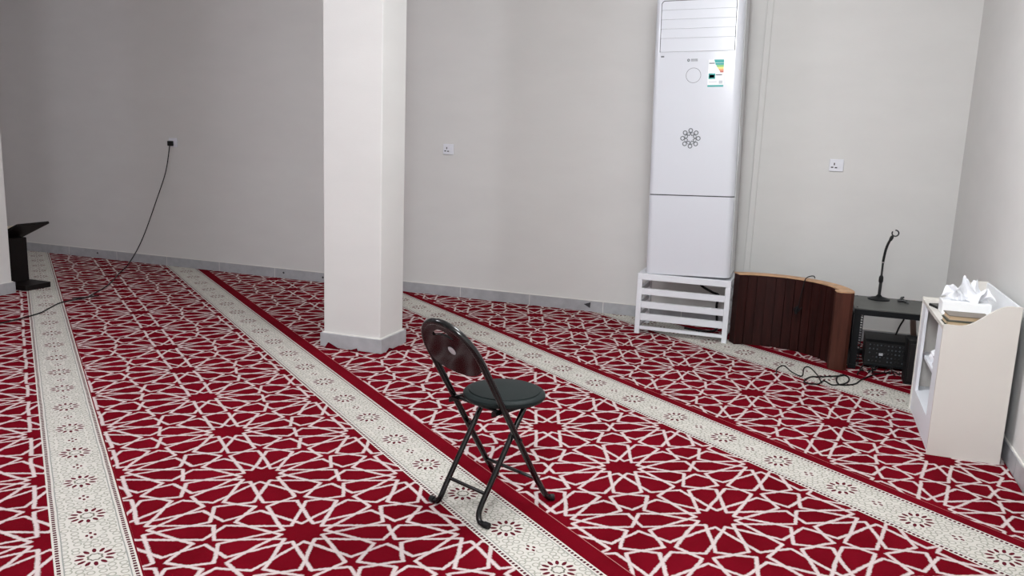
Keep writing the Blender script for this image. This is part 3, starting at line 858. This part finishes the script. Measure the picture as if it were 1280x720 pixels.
# ------------------------------------------------------------------ folding chair
def chair():
    O = Vector((-1.12, 3.019, 0)); F = Vector((0.4, 0.9165, 0)).normalized()
    ang = math.atan2(F.y, F.x) - PI / 2       # local +Y forward, +X right
    t = thing('folding_chair', 'black folding chair with round vinyl seat and oval backrest', 'chair', O, ang)
    R = 0.0125
    # back frame tubes: from the front feet up to the backrest
    f0, z0, f1, z1 = 0.150, 0.05, -0.262, 0.720
    def bk(z): return f0 + (f1 - f0) * (z - z0) / (z1 - z0)
    hw = 0.147
    zs = 0.52
    for s in (-1, 1):
        pts = [(s * (hw + 0.02), 0.196, 0.0125), (s * (hw + 0.012), 0.186, 0.014), (s * (hw + 0.004), 0.172, 0.026), (s * hw, 0.152, 0.055)]
        pts = spline(pts, 4) + [Vector((s * hw, bk(z), z)) for z in (0.12, 0.3, zs)]
        lg = link('leg', tube(B(), pts, R, 12), 'tube', t, True)
        link('foot_cap', tube(B(), [(s * (hw + 0.0235), 0.201, 0.0145), (s * (hw + 0.013), 0.187, 0.0155)], 0.0145, 12), 'blackmat', lg, True)
    pts = [Vector((-hw, bk(z), z)) for z in (zs, 0.6, 0.66)]
    n = 16
    for k in range(1, n):
        a = PI - PI * k / n
        z = 0.66 + 0.152 * math.sin(a) ** 0.9
        pts.append(Vector((hw * math.cos(a), bk(z) + 0.0, z)))
    pts += [Vector((hw, bk(z), z)) for z in (0.66, 0.6, zs)]
    link('back_frame', tube(B(), pts, 0.0135, 12), 'tube', t, True)
    # backrest panel with a hand slot
    def outline():
        o = []
        for k in range(25):
            a = PI * k / 24; z = 0.66 + 0.148 * math.sin(a) ** 0.9
            o.append((0.142 * math.cos(a), z))
        for k in range(1, 20):
            a = PI + PI * k / 20
            o.append((0.142 * math.cos(a), 0.655 + 0.062 * math.sin(a)))
        return o
    slot = []
    for k in range(18):
        a = 2 * PI * k / 18
        x = 0.060 * math.cos(a); slot.append((x, 0.775 - 6.0 * x * x + 0.0115 * math.sin(a)))
    bm = B()
    def loop(pts):
        vs = [bm.verts.new((p[0], bk(p[1]) - 0.000, p[1])) for p in pts]
        return [bm.edges.new((vs[i], vs[(i + 1) % len(vs)])) for i in range(len(vs))]
    ed = loop(outline()) + loop(slot)
    bmesh.ops.triangle_fill(bm, edges=ed, use_beauty=True)
    r = bmesh.ops.extrude_face_region(bm, geom=bm.faces[:])
    for v in [x for x in r['geom'] if isinstance(x, bmesh.types.BMVert)]: v.co += Vector((0, -0.010, -0.006))
    bp = link('backrest', bm, 'glossblack', t)
    bm = B()
    nn = 20; vs = []
    for k in range(nn):
        a = 2 * PI * k / nn; x, z = 0.018 + 0.019 * math.cos(a), 0.702 + 0.017 * math.sin(a)
        vs.append(bm.verts.new((x, bk(z) - 0.0118, z - 0.0064)))
    bm.faces.new(vs); lb = link('oval_badge', bm, 'lightgrey', bp)
    # rear legs: from under the seat front down to the back feet
    for s in (-1, 1):
        w = 0.108
        pts = [(s * w, 0.080, 0.452), (s * w, 0.0, 0.335), (s * w, -0.110, 0.165), (s * w, -0.165, 0.080)]
        foot = spline([(s * w, -0.165, 0.080), (s * (w + 0.002), -0.183, 0.045), (s * (w + 0.014), -0.190, 0.020), (s * (w + 0.034), -0.189, 0.0125), (s * (w + 0.055), -0.186, 0.0125)], 5)
        lg = link('leg', tube(B(), [Vector(p) for p in pts[:-1]] + foot, 0.0115, 12), 'tube', t, True)
        link('foot_cap', tube(B(), [(s * (w + 0.040), -0.188, 0.0135), (s * (w + 0.062), -0.1855, 0.0135)], 0.0135, 12), 'blackmat', lg, True)
    link('crossbar', tube(B(), [(-0.108, -0.145, 0.112), (0.108, -0.145, 0.112)], 0.0075, 10), 'tube', t, True)
    link('crossbar', tube(B(), [(-hw, bk(0.115) , 0.115), (hw, bk(0.115), 0.115)], 0.0075, 10), 'tube', t, True)
    link('pivot_bar', tube(B(), [(-hw, bk(0.44), 0.44), (hw, bk(0.44), 0.44)], 0.007, 10), 'tube', t, True)
    for s in (-1, 1):
        link('rivet', tube(B(), [(s * 0.095, -0.011, 0.318), (s * 0.165, -0.011, 0.318)], 0.006, 8), 'black', t, True)
        boxo('seat_bracket', 'tube', t, s * 0.122 - 0.004, s * 0.122 + 0.004, -0.14, 0.10, 0.432, 0.452)
    # round padded seat
    sx, sy = 0.018, 0.035
    st = bpy.data.objects.new('seat', None)
    bm = B(); lathe(bm, [(0.150, 0.450), (0.163, 0.453), (0.169, 0.462), (0.168, 0.472), (0.160, 0.480), (0.146, 0.482)], sx, sy, 48); seat = link('seat', bm, 'vinyl', t, True)
    bm = B(); lathe(bm, [(0.148, 0.480), (0.145, 0.486), (0.10, 0.489), (0.04, 0.490)], sx, sy, 48); link('cushion', bm, 'vinyl', seat, True)
    bpy.data.objects.remove(st)
    return t
chair()

# ------------------------------------------------------------------ book stand by the far pillar
def book_stand():
    t = thing('book_stand', 'dark wooden book stand with slanted top and flat foot beside the pillar', 'book stand', (-6.60, 5.40, 0.0))
    prism_pts = rrect(-0.13, 0.215, -0.13, 0.13, (0.02,) * 4, 3)
    link('foot', prism(B(), prism_pts, 'z', 0.0, 0.045), 'wood', t)
    boxo('post', 'wood', t, -0.11, -0.005, -0.09, 0.09, 0.045, 0.44, bev=0.004)
    a, b = Vector((-0.20, 0, 0.395)), Vector((0.205, 0, 0.575))
    d = (b - a).normalized(); n = Vector((-d.z, 0, d.x))
    def slab(name, m_, s0, s1, y0, y1, h0, h1):
        bm = B(); box(bm, s0, s1, y0, y1, h0, h1, bev=0.002)
        for v in bm.verts: v.co = a + d * v.co.x + n * v.co.z + Vector((0, v.co.y, 0))
        return link(name, bm, m_, t)
    slab('top_board', 'wood', 0.0, 0.44, -0.16, 0.16, 0.0, 0.022)
    slab('ledge', 'wood', 0.0, 0.018, -0.16, 0.16, 0.022, 0.055)
    slab('side_strip', 'wood', 0.02, 0.31, 0.145, 0.16, 0.022, 0.05)
    bk = bpy.data.objects.new('open_book', None)
    bpy.data.objects.remove(bk)
    o = thing('open_book', 'open book with cream pages lying on the dark wooden book stand', 'book', (-6.60, 5.40, 0.0))
    for (y0, y1) in ((-0.135, -0.002), (0.002, 0.135)):
        bm = B(); box(bm, 0.025, 0.24, y0, y1, 0.027, 0.068, bev=0.002)
        for v in bm.verts: v.co = a + d * v.co.x + n * v.co.z + Vector((0, v.co.y, 0))
        link('page_block', bm, 'paper', o)
    bm = B(); box(bm, 0.022, 0.245, -0.14, 0.14, 0.0225, 0.0268)
    for v in bm.verts: v.co = a + d * v.co.x + n * v.co.z + Vector((0, v.co.y, 0))
    link('cover', bm, 'wood', o)
book_stand()

# curled-up bits of carpet edge against the pillar skirting (parts of the roll they belong to)
roll_b = [o for o in COL.objects if o.name.startswith('carpet_roll') and 'square pillar' in o.get('label', '')][0]
M['redpile'] = mat('plain_red_pile', (0.075, 0.002, 0.006), 0.95, noise=0.2, nscale=60, spec=0.03)
for (x0, x1, xt, zt) in ((-3.07, -2.95, -3.055, 0.036), (-2.89, -2.81, -2.83, 0.020)):
    bm = B(); y = 4.853
    prism(bm, [(x0, 0.0005), (x1, 0.0005), (xt, zt)], 'y', y - 0.014, y - 0.002)
    for v in bm.verts:
        if v.co.z < 0.01: v.co.y -= 0.02
    link('curled_edge', bm, 'redpile', roll_b)
bm = B(); prism(bm, [(4.92, 0.0005), (5.02, 0.0005), (4.96, 0.022)], 'x', -2.640, -2.625)
link('curled_edge', bm, 'redpile', roll_b)
